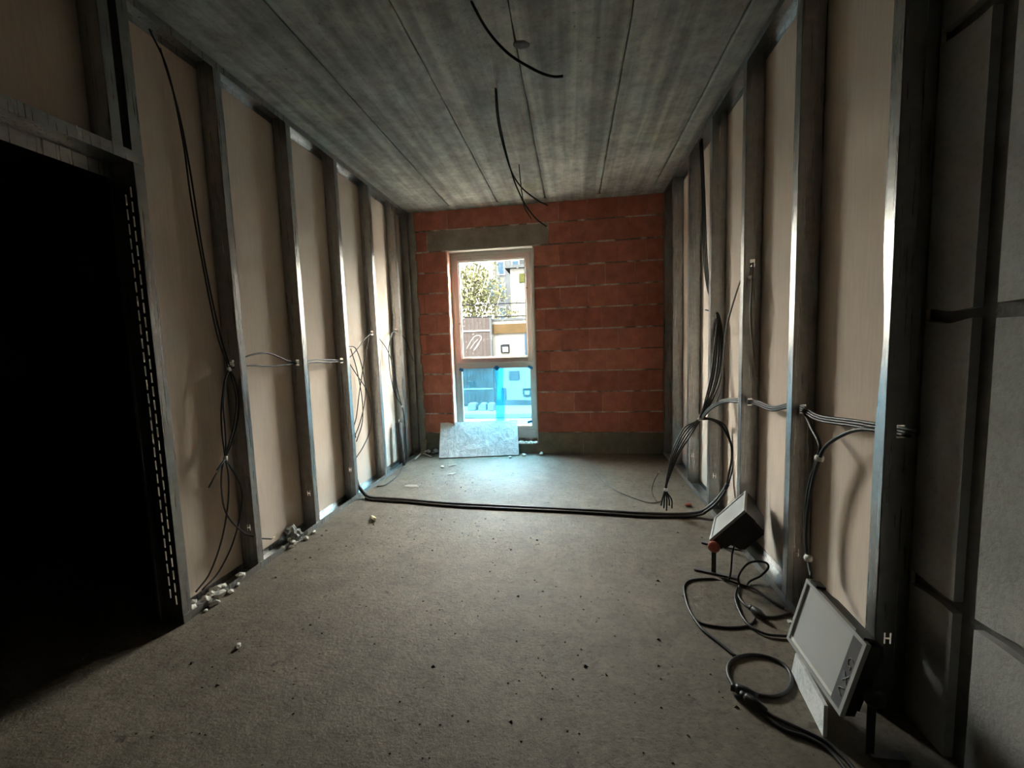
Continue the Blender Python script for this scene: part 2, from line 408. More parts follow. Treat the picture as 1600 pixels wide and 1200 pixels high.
# ---- left partition
wl = structure(empty('wall_left', (XL, 3.4, 0)))
bx = XL - SD - 0.004
WLM = wl.matrix_basis.inverted()
def wlc(o, par):
    o.parent = par; o.matrix_parent_inverse = Matrix.Translation(-par.location); return o
for y0, y1, z0, z1 in ((1.7373, 2.271, 0.006, H), (2.271, 3.471, 0.006, H), (3.471, 4.671, 0.006, H), (4.671, YB, 0.006, H), (0.5, 1.7373, 2.2, H), (-0.7, 0.7, 0.006, H)):
    wlc(mbox('gypsum_board', (bx - 0.0125, y0 + 0.001, z0), (bx, y1 - 0.001, z1 - 0.004), 'board'), wl)
for k, y in enumerate(YL):
    holes = {0: [1.27], 1: [1.25], 2: [1.24], 3: [1.49], 4: [1.53]}[k]
    wlc(stud(None, -1, y, holes, mark=0.27 if k in (0, 1, 2) else None), wl)
wlc(stud(None, -1, YB - 0.004, (), rev=True), wl)
wlc(stud(None, -1, 1.655, (), z0=2.25, fl=0.045), wl)
wlc(track(None, -1, YD, YB - 0.006, False), wl); wlc(track(None, -1, 0.3, YB - 0.006, True), wl)
# slotted door post
bm = bmesh.new()
PD = 0.125
strips = [(0, 0.024), (0.032, 0.054), (0.062, PD)]
for d0, d1 in strips: side_box(bm, -1, d0, d1, YD, YD + T, 0, H)
for ci, (d0, d1) in enumerate(((0.024, 0.032), (0.054, 0.062))):
    z = 0.0; side_box(bm, -1, d0, d1, YD, YD + T, 0.0, 0.10)
    z = 0.10 + 0.0325 * ci
    if ci: side_box(bm, -1, d0, d1, YD, YD + T, 0.10, z)
    while z < 2.05:
        side_box(bm, -1, d0, d1, YD, YD + T, z + 0.047, z + 0.065); z += 0.065
    side_box(bm, -1, d0, d1, YD, YD + T, z, H)
side_box(bm, -1, 0, T, YD, YD + 0.05, 0, H); side_box(bm, -1, PD - T, PD, YD, YD + 0.05, 0, H)
side_box(bm, -1, PD, PD + 0.012, YD - 0.004, YD + 0.01, 0, 2.2)
wlc(link('slotted_door_post', bm, 'zinc'), wl)
bm = bmesh.new()
side_box(bm, -1, -0.001, PD, 0.3, YD, 2.2, 2.2 + T)
side_box(bm, -1, -0.003, -0.001, 0.3, YD + 0.05, 2.2, 2.25); side_box(bm, -1, PD, PD + T, 0.3, YD, 2.14, 2.25)
wlc(link('door_lintel_track', bm, 'zinc'), wl)

# ---- right partition
wr = structure(empty('wall_right', (XR, 3.4, 0)))
bxr = XR + SD + 0.004
for y0, y1 in ((1.56, 2.195), (2.195, 3.42), (3.42, 4.64), (4.64, YB)):
    wlc(mbox('gypsum_board', (bxr, y0 + 0.001, 0.006), (bxr + 0.0125, y1 - 0.001, H - 0.004), 'board'), wr)
for k, y in enumerate(YR):
    holes = {0: [1.00], 1: [0.98], 2: [0.93, 1.77], 3: [1.50], 4: [], 5: []}[k]
    wlc(stud(None, 1, y, holes, mark=0.268 if k in (0, 1, 3, 4) else None, bend=1.32 if k == 0 else None), wr)
wlc(stud(None, 1, YB - 0.004, (), rev=True), wr)
wlc(track(None, 1, YR[0], YB - 0.006, False), wr); wlc(track(None, 1, YR[0], YB - 0.006, True), wr)

# ---- masonry length of the right wall, nearest the camera
wm = structure(mbox('wall_right_masonry', (1.150, -2.7, 0), (1.40, 1.556, H), 'dkmortar'))
zs = [0.0, 0.49, 1.37, 2.2, H - 0.005]
for zi, (z0, z1) in enumerate(zip(zs[:-1], zs[1:])):
    for y0, y1 in ((1.392, 1.555), (0.85, 1.322), (0.25, 0.838), (-0.36, 0.238), (-1.0, -0.372), (-1.6, -1.012), (-2.7, -1.612)):
        g0 = 0.0 if zi == 0 else random.uniform(0.018, 0.03)
        bm = bmesh.new(); ny, nz = 8, 10
        ys = [y0 + (y1 - y0) * i / ny for i in range(ny + 1)]
        grid = []
        for i in range(nz + 1):
            row = []
            for j, yy in enumerate(ys):
                zz = z0 + g0 + (z1 - 0.012 - z0 - g0) * i / nz
                e = 0.5 * noise.noise(Vector((yy * 9, zz * 9, zi)))
                if i in (0, nz): zz += (0.035 * e if i == nz or g0 else 0)
                row.append(bm.verts.new((1.124 + 0.004 * abs(e), yy, zz)))
            grid.append(row)
        for i in range(nz):
            for j in range(ny): bm.faces.new((grid[i][j], grid[i + 1][j], grid[i + 1][j + 1], grid[i][j + 1]))
        r = bmesh.ops.extrude_face_region(bm, geom=bm.faces[:])
        for v in [g for g in r['geom'] if isinstance(g, bmesh.types.BMVert)]: v.co.x = 1.16
        bmesh.ops.recalc_face_normals(bm, faces=bm.faces[:])
        link('masonry_block', bm, 'block', wm)

# ---- shell around what the camera does not see, so that light enters only by the window
structure(mbox('wall_corridor', (-5.4, -2.9, 0), (-5.2, 5.373, H + 0.022), 'darkwall'))
structure(mbox('wall_rear', (-5.2, -2.9, 0), (1.6, -2.7, H + 0.022), 'darkwall'))
structure(mbox('wall_right_outer', (1.6, -2.9, 0), (1.8, 5.373, H + 0.022), 'darkwall'))

# ---- back wall of hollow clay bricks
WX0, WX1, WZ0, WZ1 = -1.485, -0.437, 0.165, 2.4805
bm = bmesh.new()
yb0, yb1 = YB + 0.004, YB + 0.30
box(bm, (-5.2, yb0, 0), (WX0, yb1, H + 0.022)); box(bm, (WX1, yb0, 0), (1.6, yb1, H + 0.022))
box(bm, (WX0, yb0, WZ1), (WX1, yb1, H + 0.022)); box(bm, (WX0, yb0, 0), (WX1, 5.192, WZ0 - 0.045)); box(bm, (WX0, 5.192, 0), (WX1, yb1, WZ0 + 0.002))
wb = structure(link('wall_back', bm, 'mortar'))
CH = 0.2465
def cut(iv, a, b):
    out = []
    for p, q in iv:
        if b <= p or a >= q: out.append((p, q)); continue
        if a > p: out.append((p, a))
        if b < q: out.append((b, q))
    return out
for r_ in range(11):
    z0 = 0.262 + r_ * CH; z1 = min(z0 + CH - 0.013, H - 0.002)
    off = -0.137 if r_ % 2 == 0 else 0.006
    if r_ in (3, 7): off += 0.05
    x = off - 0.33 * 6
    while x < 1.13:
        iv = [(max(x + 0.0008, -1.875), min(x + 0.3292, 1.128))]
        x += 0.33
        if iv[0][1] - iv[0][0] < 0.02: continue
        if z0 < WZ1 - 0.05: iv = cut(iv, WX0 - 0.004, WX1 + 0.004)
        if r_ == 9: iv = cut(iv, -1.72, -0.252)
        for a, b in iv:
            if b - a < 0.02: continue
            dy = random.uniform(0, 0.003)
            mbox('brick', (a, YB + dy, z0 + random.uniform(0, 0.003)), (b, YB + 0.03, z1 - random.uniform(0, 0.003)), 'brick', wb, 0.002)
mbox('concrete_lintel', (-1.715, YB - 0.002, 2.4835), (-0.256, YB + 0.03, 2.715), 'lintel', wb, 0.003)
for a, b, z in ((-1.86, WX0, 0.255), (WX1, 0.10, 0.255), (0.104, 0.62, 0.256), (0.624, 1.13, 0.254)):
    mbox('plinth_block', (a, YB - 0.004, 0.0), (b, YB + 0.03, z), 'plinth', wb, 0.003)
mbox('sill_block', (WX0, YB - 0.002, 0.0), (WX1, YB + 0.12, 0.115), 'plinth', wb, 0.003)
bm = bmesh.new()
for i in range(26):
    z0, z1 = i * H / 26, (i + 1) * H / 26
    box(bm, (-2.035, YB - 0.012, z0), (-1.860 + random.uniform(-0.012, 0.012), YB + 0.03, z1), 0.002)
link('edge_render', bm, 'strip', wb)

# ---- window
GY = 5.225
w1 = structure(empty('window_1', (-0.96, GY, WZ0)))
def wpart(o): return wlc(o, w1)
def ring(bm, x0, x1, z0, z1, wd, y0, y1):
    l, r, b, t = wd
    box(bm, (x0, y0, z0), (x0 + l, y1, z1)); box(bm, (x1 - r, y0, z0), (x1, y1, z1))
    box(bm, (x0 + l, y0, z0), (x1 - r, y1, z0 + b)); box(bm, (x0 + l, y0, z1 - t), (x1 - r, y1, z1))
bm = bmesh.new(); ring(bm, WX0 + 0.004, WX1 - 0.004, WZ0, WZ1 - 0.004, (0.055, 0.05, 0.10, 0.06), 5.195, 5.265)
box(bm, (WX0 + 0.059, 5.195, 1.075), (WX1 - 0.054, 5.265, 1.125))
of = wpart(link('outer_frame', bm, 'pvc'))
bm = bmesh.new(); ring(bm, -1.438, -0.484, 1.118, 2.424, (0.062, 0.064, 0.060, 0.060), 5.178, 5.25)
bmesh.ops.bevel(bm, geom=bm.edges[:], offset=0.004, segments=1, affect='EDGES')
wpart(link('sash', bm, 'frame'))
bm = bmesh.new(); ring(bm, -1.376, -0.548, 1.178, 2.364, (0.012,) * 4, 5.190, 5.232); wpart(link('glazing_bead', bm, 'pvc'))
bm = bmesh.new(); ring(bm, WX0 + 0.059, WX1 - 0.054, 0.265, 1.075, (0.035, 0.032, 0.055, 0.028), 5.205, 5.24); wpart(link('glazing_bead', bm, 'pvc'))
wpart(mbox('glass_pane', (-1.37, GY - 0.003, 1.185), (-0.555, GY + 0.003, 2.358), 'glass'))
wpart(mbox('glass_pane', (-1.395, GY - 0.003, 0.318), (-0.52, GY + 0.003, 1.05), 'glass'))
fl = wpart(mbox('blue_film', (-1.392, 5.2035, 0.325), (-0.523, 5.2045, 1.047), 'film')); fl['label'] = 'translucent blue protective film over the lower pane'
a, b = ay(768, 585, 5.2), ay(783, 655, 5.2)
bm = bmesh.new(); n = 10
for i in range(n):
    z0 = 0.33 + 0.716 * i / n; z1 = 0.33 + 0.716 * (i + 1) / n
    wv = lambda z: 0.006 * math.sin(z * 11)
    xa, xb = -0.965, -0.862
    box(bm, (xa + wv(z0), 5.2005, z0), (xb + wv(z0 * 1.3), 5.202, z1))
ov = wpart(link('film_overlap', bm, 'film2')); ov['label'] = 'doubled darker blue strip of the film'
def tape(u, v, wx, wz, rot):
    c = ay(u, v, 5.199); bm = bmesh.new()
    g = [(-wx, -wz), (wx, -wz * 0.7), (wx * 0.8, wz), (-wx * 0.9, wz * 0.8)]
    pts = [Vector((c.x + math.cos(rot) * p - math.sin(rot) * q, c.y, c.z + math.sin(rot) * p + math.cos(rot) * q)) for p, q in g]
    vs = [bm.verts.new(p) for p in pts] + [bm.verts.new(p + Vector((0, -0.002, 0))) for p in pts]
    bm.faces.new(vs[:4]); bm.faces.new(vs[7:3:-1])
    for i in range(4): bm.faces.new((vs[i], vs[i + 4], vs[(i + 1) % 4 + 4], vs[(i + 1) % 4]))
    bmesh.ops.recalc_face_normals(bm, faces=bm.faces[:])
    wpart(link('tape_piece', bm, 'tape'))
for t_ in ((721, 578, 0.03, 0.018, -0.6), (776, 575, 0.03, 0.03, -0.7), (829, 574, 0.035, 0.018, -0.5), (828, 659, 0.032, 0.016, 0.2), (727, 662, 0.04, 0.014, 0.2)): tape(*t_)
# pink sealing tape in the reveal
bm = bmesh.new()
for i in range(30):
    z0 = WZ0 + (WZ1 - WZ0) * i / 30; z1 = WZ0 + (WZ1 - WZ0) * (i + 1) / 30
    box(bm, (WX0 - 0.006, YB - 0.006 + random.uniform(-0.003, 0.003), z0), (WX0 + 0.010 + random.uniform(0, 0.004), 5.19, z1), 0.0015)
wpart(link('sealing_tape', bm, 'foam'))
bm = bmesh.new(); box(bm, (WX0, YB - 0.003, WZ1 - 0.012), (WX1, 5.19, WZ1)); wpart(link('head_lining', bm, 'pvc'))
bm = bmesh.new(); box(bm, (WX1 - 0.010, YB - 0.004, WZ0 - 0.04), (WX1 + 0.003, 5.19, WZ1)); wpart(link('reveal_lining', bm, 'pvc'))
# white paint strokes on the glass
for st in ([(729, 545), (734, 536), (740, 527), (747, 524), (752, 527), (749, 534), (744, 541), (741, 547)], [(735, 545), (741, 536), (747, 530)], [(740, 548), (746, 541), (749, 536)],
           [(762, 408), (760, 425), (756, 445), (753, 452)], [(766, 410), (764, 430), (761, 447)], [(768, 452), (762, 470), (757, 486)], [(789, 440), (783, 456), (777, 476)]):
    wpart(cable_mesh('paint_stroke', [ay(u, v, GY - 0.006) for u, v in st], 0.0032, 'chalk', None, 5, 5))

# ================================================================= OUTSIDE THE WINDOW
g = structure(mbox('ground', (-30, 5.373, -0.6), (30, 60, -0.4), 'xroad'))
structure(mbox('bounce_strip', (-12, 5.375, -0.4), (10, 6.9, -0.32), mat_concrete('bounce_strip_concrete', (0.16, 0.155, 0.145), (0.22, 0.215, 0.205), 5)))  # unseen pale strip, added to bounce daylight up onto the ceiling
def on(u, v, y): return ay(u, v, y)
def rect(u0, v0, u1, v1, y):
    a = ay(u0, v0, y); b = ay(u1, v1, y); return min(a.x, b.x), max(a.x, b.x), min(a.z, b.z), max(a.z, b.z)
# boundary wall across the street
bw = tag(empty('boundary_wall', (-2, 12, -0.4)), 'long white rendered wall across the street, seen through the window', 'wall')
x0, x1, zt = -12, 9, 2.02
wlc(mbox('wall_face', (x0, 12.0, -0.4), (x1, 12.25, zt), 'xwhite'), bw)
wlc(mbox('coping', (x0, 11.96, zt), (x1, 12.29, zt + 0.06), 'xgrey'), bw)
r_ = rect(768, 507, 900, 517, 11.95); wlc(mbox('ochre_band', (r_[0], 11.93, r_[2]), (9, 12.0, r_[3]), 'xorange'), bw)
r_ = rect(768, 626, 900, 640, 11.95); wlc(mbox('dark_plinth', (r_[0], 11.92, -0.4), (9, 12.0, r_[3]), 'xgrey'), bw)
# gate
r_ = rect(724, 497, 768, 600, 11.8)
gt = tag(empty('street_gate', ((r_[0] + r_[1]) / 2, 11.85, -0.4)), 'dark brown sheet metal gate in the wall across the street', 'gate')
gx0, gx1, gz1 = r_[0] - 0.25, r_[1], r_[3]
nb = 9
for i in range(nb):
    a = gx0 + (gx1 - gx0) * i / nb; wlc(mbox('gate_board', (a + 0.002, 11.84, -0.34), (a + (gx1 - gx0) / nb - 0.002, 11.87, gz1), 'xgate'), gt)
for zz in (0.1, on(745, 517, 11.8).z): wlc(mbox('gate_rail', (gx0, 11.815, zz - 0.02), (gx1, 11.84, zz + 0.02), 'xwhite'), gt)
for xx in (gx0 - 0.05, gx1): wlc(mbox('gate_post', (xx, 11.8, -0.4), (xx + 0.06, 11.9, gz1 + 0.06), 'xgrey'), gt)
def sign(name, u0, v0, u1, v1, mat, label, inner=None, cat='sign', y=11.94):
    r = rect(u0, v0, u1, v1, y)
    o = tag(empty(name, ((r[0] + r[1]) / 2, y, r[2])), label, cat)
    wlc(mbox('panel', (r[0], y, r[2]), (r[1], y + 0.05, r[3]), mat), o)
    if inner:
        w_, h_ = r[1] - r[0], r[3] - r[2]
        wlc(mbox('printed_field', (r[0] + w_ * .22, y - 0.006, r[2] + h_ * .12), (r[1] - w_ * .14, y, r[3] - h_ * .32), inner), o)
    return o
sign('framed_notice', 782, 538, 796, 551, 'xdark', 'small dark framed notice with white field on street wall, above the blue film', 'xwhite')
sign('wall_plaque', 795, 580, 811, 592, 'xgrey', 'grey rectangular plaque on street wall seen through the blue film', None)
sign('picture_notice', 817, 607, 829, 618, 'xdark', 'dark square notice with pale middle at right of blue film', 'xwhite')
sign('meter_cabinet', 783, 607, 791, 630, 'xblue', 'narrow blue-grey meter cabinet on street wall behind the film strip', None, 'cabinet')
sign('gate_nameplate', 731, 596, 742, 601, 'xdark', 'small dark nameplate on the brown gate', None, y=11.76)
sign('street_door', 819, 521, 825, 556, 'xblue', 'narrow pale blue door panel at right edge of upper pane', None, 'door')
# apartment block and low house behind
ab = tag(empty('apartment_block', (-4.1, 22, -0.4)), 'pale blue-grey apartment block behind the street wall', 'building')
r_ = rect(768, 380, 800, 445, 22)
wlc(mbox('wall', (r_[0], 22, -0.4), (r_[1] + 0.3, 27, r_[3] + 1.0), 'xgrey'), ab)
for i in range(2):
    for j in range(3):
        xx = r_[0] + 0.25 + i * 0.75; zz = 2.6 + j * 1.15
        f = wlc(mbox('window_frame', (xx, 21.95, zz), (xx + 0.4, 22.02, zz + 0.7), 'xwhite'), ab)
        p_ = mbox('pane', (xx + 0.04, 21.94, zz + 0.04), (xx + 0.36, 21.955, zz + 0.66), 'xblue'); p_.parent = f
ar = tag(empty('sky_screen_row', (-4, 30, -0.4)), 'tall pale block added behind the trees to screen low sky and bounce light', 'building')  # added block: cuts off low sky, its pale face throws light into the room
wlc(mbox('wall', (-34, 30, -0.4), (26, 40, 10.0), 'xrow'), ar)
wlc(mbox('roof_edge', (-34.3, 29.7, 10.0), (26.3, 40.3, 10.3), 'xgrey'), ar)
for i in range(20):
    for j in range(3):
        xx = -32.5 + i * 2.9; zz = 1.6 + j * 2.9
        f = wlc(mbox('window_frame', (xx, 29.93, zz), (xx + 1.3, 30.02, zz + 1.5), 'xgrey'), ar)
        p_ = mbox('pane', (xx + 0.08, 29.915, zz + 0.08), (xx + 1.22, 29.94, zz + 1.42), 'xblue'); p_.parent = f
lh = tag(empty('low_house', (-2.4, 17, -0.4)), 'low white house with a yellow-green board, right of the apartment block', 'house')
r_ = rect(797, 420, 900, 445, 17)
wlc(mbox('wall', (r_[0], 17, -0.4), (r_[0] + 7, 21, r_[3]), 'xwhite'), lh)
r2 = rect(811, 428, 820, 441, 17); wlc(mbox('board', (r2[0], 16.93, r2[2]), (r2[1], 17, r2[3]), 'xsign'), lh)
wlc(mbox('eaves', (r_[0] - 0.2, 16.8, r_[3]), (r_[0] + 7.2, 21.2, r_[3] + 0.12), 'xgrey'), lh)
# tree
def leafmesh(c, rad, n, size):
    bm = bmesh.new()
    for i in range(n):
        d = Vector((random.gauss(0, 1), random.gauss(0, 1), random.gauss(0, 1))).normalized() * random.random() ** 0.4
        p = Vector(c) + Vector((d.x * rad[0], d.y * rad[1], d.z * rad[2]))
        if noise.noise(p * 1.3) < -0.12: continue
        a = Vector((random.gauss(0, 1), random.gauss(0, 1), random.gauss(0, 1))).normalized(); b = a.orthogonal().normalized(); s = size * random.uniform(0.6, 1.3)
        q = [p - a * s, p + b * s * 0.5, p + a * s, p - b * s * 0.5]
        bm.faces.new([bm.verts.new(x) for x in q])
    return bm
tc = on(738, 425, 15)
tr = tag(empty('street_tree', (tc.x, 15, -0.4)), 'olive green leafy tree behind the gate, seen through upper pane', 'tree')
bm = bmesh.new(); tube(bm, catmull([(tc.x, 15, -0.4), (tc.x + 0.06, 15, 1.2), (tc.x - 0.03, 15.05, 2.6), (tc.x + 0.1, 15, 3.6)], 6), 0.1, 8, lambda i: 0.11 - 0.004 * i)
wlc(link('trunk', bm, 'bark', None, True), tr)
for bi in range(7):
    a = bi * 0.9; s0 = Vector((tc.x, 15, 1.9 + 0.2 * bi)); e = s0 + Vector((math.cos(a) * 0.8, math.sin(a) * 0.8, 0.6 + 0.1 * bi))
    bm = bmesh.new(); tube(bm, catmull([s0, (s0 + e) / 2 + Vector((0, 0, 0.1)), e], 4), 0.03, 6); wlc(link('branch', bm, 'bark', None, True), tr)
f = wlc(link('foliage', leafmesh((tc.x + 0.05, 15, 3.3), (1.15, 1.0, 1.35), 3800, 0.075), 'leaf'), tr); f['kind'] = 'stuff'
sc = on(792, 455, 13.2)
sh = tag(empty('roadside_shrub', (sc.x, 13.2, -0.4)), 'sparse thin shrub rising over the white street wall', 'shrub')
for k in range(5):
    bm = bmesh.new(); b_ = Vector((sc.x - 0.5 + 0.25 * k, 13.2, -0.4)); tube(bm, catmull([b_, b_ + Vector((0.05, 0, 1.4)), b_ + Vector((random.uniform(-.2, .2), 0, 2.9))], 5), 0.012, 5); wlc(link('stem', bm, 'bark', None, True), sh)
f = wlc(link('foliage', leafmesh((sc.x, 13.2, 2.3), (0.75, 0.3, 0.6), 420, 0.05), 'leaf'), sh); f['kind'] = 'stuff'
# overhead lines
for k, (va, vb) in enumerate(((477, 473), (496.5, 493.5))):
    a, b = on(715, va, 9.0), on(824, vb, 9.0); d = (b - a).normalized()
    o = cable_mesh('overhead_line', [a - d * 8, (a + b) / 2, b + d * 8], 0.011, 'xdark', None, 6, 6)
    tag(o, ['upper', 'lower'][k] + ' of two thin overhead lines crossing the view outside the window', 'cable', 'overhead lines outside')
for xx in (-10.2, 6.5):
    a = on(715, 477, 9.0)
    o = tag(empty('line_pole', (xx, 9.1, -0.4)), 'pole carrying the overhead lines, %s end' % ('left' if xx < 0 else 'right'), 'pole')
    bm = bmesh.new(); tube(bm, [Vector((xx, 9.1, -0.4)), Vector((xx, 9.1, 3.4))], 0.06, 8); wlc(link('shaft', bm, 'xgrey', None, True), o)
    wlc(mbox('crossarm', (xx - 0.04, 8.9, 2.7), (xx + 0.04, 9.1, 2.76), 'xdark'), o)
# pale concrete kerb blocks by the gate
for k, (u0, u1) in enumerate(((731, 744), (750, 759), (762, 772))):
    a, b = az(u0, 642, -0.4), az(u1, 642, -0.4)
    o = tag(mbox('kerb_block', (a.x, a.y, -0.4), (b.x, a.y + 0.3, -0.21), 'xwhite', None, 0.02),
            ['leftmost of three', 'middle of three', 'rightmost of three'][k] + ' pale concrete kerb blocks on the street before the gate', 'kerb block', 'kerb blocks before the gate')
a, b = az(728, 654, -0.4), az(900, 668, -0.4)
tag(mbox('road_kerb', (a.x - 4, a.y, -0.4), (a.x + 9, a.y + 0.28, -0.3), 'xwhite', None, 0.015), 'long pale kerb running along the near side of the street', 'kerb')

# ================================================================= THINGS IN THE ROOM
# ---- leaning board under the window
bl, br_ = az(686, 717, 0), az(811, 712, 0)
ed = (br_ - bl); L_ = ed.length; ed.normalize()
hn = Vector((-ed.y, ed.x, 0))
lean = 0.27; hgt = 0.385
vv = (hn * lean + Vector((0, 0, hgt - 0.01))); vlen = vv.length; vv.normalize(); nn = ed.cross(vv).normalized()
if nn.y > 0: nn = -nn
bm = bmesh.new(); nx, nz = 24, 10; th = 0.022
gr = [[None] * (nx + 1) for _ in range(nz + 1)]
base = bl + nn * 0.0 + Vector((0, 0, 0.012))
for i in range(nz + 1):
    for j in range(nx + 1):
        p = base + ed * (L_ * j / nx) + vv * (vlen * i / nz)
        k = 0 if i in (0, nz) or j in (0, nx) else 0.004 * noise.noise(Vector((j * 0.9, i * 0.9, 2)))
        gr[i][j] = bm.verts.new(p + nn * k)
for i in range(nz):
    for j in range(nx): bm.faces.new((gr[i][j], gr[i][j + 1], gr[i + 1][j + 1], gr[i + 1][j]))
r_ = bmesh.ops.extrude_face_region(bm, geom=bm.faces[:])
for v in [q for q in r_['geom'] if isinstance(q, bmesh.types.BMVert)]: v.co -= nn * th
bmesh.ops.recalc_face_normals(bm, faces=bm.faces[:])
lb = tag(link('plaster_slab', bm, 'eps'), 'rough white plaster slab leaning below the window', 'slab')

# ---- cables
CI = {}
def cable(name, label, strands, r, mat='cable', ties=(), ends=(), cat='cable', group=None, tiemat='clip'):
    """strands: list of point lists (world). One thing; each strand its own part when several."""
    o0 = Vector(strands[0][0])
    if len(strands) == 1 and not ties and not ends:
        o = cable_mesh(name, strands[0], r, mat); return tag(o, label, cat, group)
    o = tag(empty(name, o0), label, cat, group)
    for s in strands: wlc(cable_mesh('cable_strand', s, r, mat), o)
    for t_, d in ties:
        bm = bmesh.new(); t_ = Vector(t_); d = Vector(d).normalized(); tube(bm, [t_ - d * 0.012, t_ - d * 0.004, t_ + d * 0.004, t_ + d * 0.012], r * 3, 10, lambda i: r * (1.9 if i in (0, 3) else 2.3)); wlc(link('cable_tie', bm, tiemat, None, True), o)
    for a, b in ends:
        bm = bmesh.new(); tube(bm, [Vector(a), Vector(b)], r * 0.8, 6); wlc(link('bare_end', bm, 'copper', None, True), o)
    return o
def PX(pts, plane, val): return [dict(x=ax, y=ay, z=az)[plane](u, v, val) for u, v in pts]

# ceiling cables
p0 = az(737, 3, H)
cable('ceiling_cable', 'thick black cable curving out of the ceiling nearest the camera', [[p0 + Vector((0, 0, 0.03)), p0] + PX([(760, 45), (785, 75), (810, 95), (845, 114), (866, 120), (880, 119)], 'y', 2.16)], 0.0066)
p0 = az(774, 138, H)
s1 = [p0 + Vector((0, 0, 0.03)), p0] + PX([(776, 175), (783, 215), (798, 265), (815, 293), (840, 313), (856, 321)], 'y', 2.80)
p0b = p0 + Vector((0.006, 0.01, 0))
s2 = [p0b + Vector((0, 0, 0.03)), p0b] + PX([(779, 180), (787, 222), (800, 272), (812, 303), (822, 322), (838, 342), (854, 354)], 'y', 2.83)
cable('ceiling_cable', 'pair of black cables hanging from the ceiling centre toward the lintel', [s1, s2], 0.0046, ends=[(s2[-1], s2[-1] + Vector((0.012, 0, -0.012)))])
p0 = az(811, 257, H)
cable('ceiling_cable', 'short thin black cable dropping from the ceiling behind the hanging pair', [[p0 + Vector((0, 0, 0.03)), p0] + PX([(813, 280), (816, 305), (820, 325), (830, 342)], 'y', 3.97)], 0.0048)

# right wall main loom
hC = Vector((XR + 0.05, YR[2], 0.93)); hB = Vector((XR + 0.05, YR[1], 0.98)); hA = Vector((XR + 0.05, YR[0], 1.00)); hD = Vector((XR + 0.05, YR[3], 1.50))
YT = 3.30
tie1 = ay(1093, 655, YT); tie2 = ay(1040, 765, YT)
strands = []
for k in range(5):
    j = Vector(((k - 2) * 0.009, (k % 2) * 0.012, 0))
    top = ([ax(1094 + k * 1.5, 205, XR + 0.045 ) , ax(1097 + 2 * k, 300, XR + 0.05), ax(1099 + 2.5 * k, 390, XR + 0.05), ax(1105 + 2 * k, 450, XR + 0.055)] if k < 3 else [hD + Vector((0, 0.3, 0.06)), hD + Vector((0, 0.1, 0.03))])
    if k < 3: top[0].z = H - 0.005
    mid = [hD + j * 0.4, ay(1117 + 3.2 * k, 535, 3.36 - 0.01 * (k % 2)) , ay(1111 + 4.0 * k, 585, 3.34 - 0.012 * (k % 2)), ay(1102 + 2.8 * k, 625, YT), tie1 + j * 0.5]
    low = [ay(1073 + 2.4 * (k - 2), 676 + (k - 2) * 3, YT) , ay(1056 + 2.2 * (k - 2), 708, YT) + j * 0.3, ay(1045 + 1.0 * (k - 2), 742, YT), tie2 + j * 0.3, ay(1036 + 3 * k, 780, YT) + j * 0.3, ay(1033 + 4.2 * k, 790 + (k % 3) * 4, YT)]
    strands.append(top + mid + low)
cable('wall_cable_loom', 'tied black cable loom on the right wall with ends splayed above the floor', strands, 0.0058,
      ties=[(tie1, (-.6, 0, -.7)), (tie2, (-.1, 0, -1))])
# loop from conduit up to the tie and on through the studs
strands = []
for k in range(3):
    j = Vector(((k - 1) * 0.011, 0.012 * (k % 2), (k - 1) * 0.006))
    strands.append([ay(1137, 757, 3.20) + j * 0.6, ay(1141, 738, 3.2) + j, ay(1145, 714, 3.2) + j * 0.8, ay(1143 - 2 * k, 690, 3.22) + j * 0.9, ay(1130, 666, 3.26) + j, ay(1113, 655.5, 3.28) + j * 0.5, tie1 + Vector((0.014, -0.012, 0.008 * k))])
cable('cable_loop', 'loop of black cables from the floor conduit up to the white tie', strands, 0.0058)
strands = []
for k in range(3):
    j = Vector((0.003 * (k - 1), 0, (k - 1) * 0.010))
    strands.append([tie1 + Vector((0.012, -0.02, 0.012 * k)), ay(1110, 640 - 2 * k, 3.2), ay(1130, 629 - 2 * k, 3.05), hC + Vector((-0.03, 0.14, -0.01)) + j, hC + j, hC + Vector((-0.01, -0.12, 0.012)) + j, hC + Vector((-0.01, -0.32, 0.008)) + j,
                    hB + Vector((0, 0.12, 0)) + j, hB + j, hB + Vector((-0.012, -0.16, -0.015)) + j, hA + Vector((-0.008, 0.22, -0.015)) + j, hA + j, hA + Vector((0.01, -0.05 if k else -0.03, 0.0)) + j])
cable('horizontal_cable_run', 'run of three grey-black cables threaded through the right-hand studs', strands, 0.0062)
# feed to the near floodlight
s1 = [hB + Vector((0, -0.01, -0.01)), ax(1268, 668, 1.06), ax(1281, 695, 1.05), ax(1278, 716, 1.05), ax(1265, 755, 1.05), ax(1259, 800, 1.05), ax(1259, 845, 1.05), ax(1262, 872, 1.05), ax(1268, 903, 1.03)]
s2 = [hA + Vector((0, 0.01, -0.012)), ax(1345, 671, 1.06), ax(1312, 682, 1.05), ax(1290, 698, 1.05), ax(1280, 718, 1.045), ax(1270, 752, 1.045), ax(1262, 800, 1.045), ax(1260, 840, 1.045), ax(1261, 862, 1.045)]
cable('wall_drop_cable', 'two black cables dropping between the nearest right-hand studs behind the tilted floodlight', [s1, s2], 0.0078, ties=[(ax(1280, 716, 1.047), (-.1, 0, -1)), (ax(1263, 872, 1.05), (0, 0, -1))])
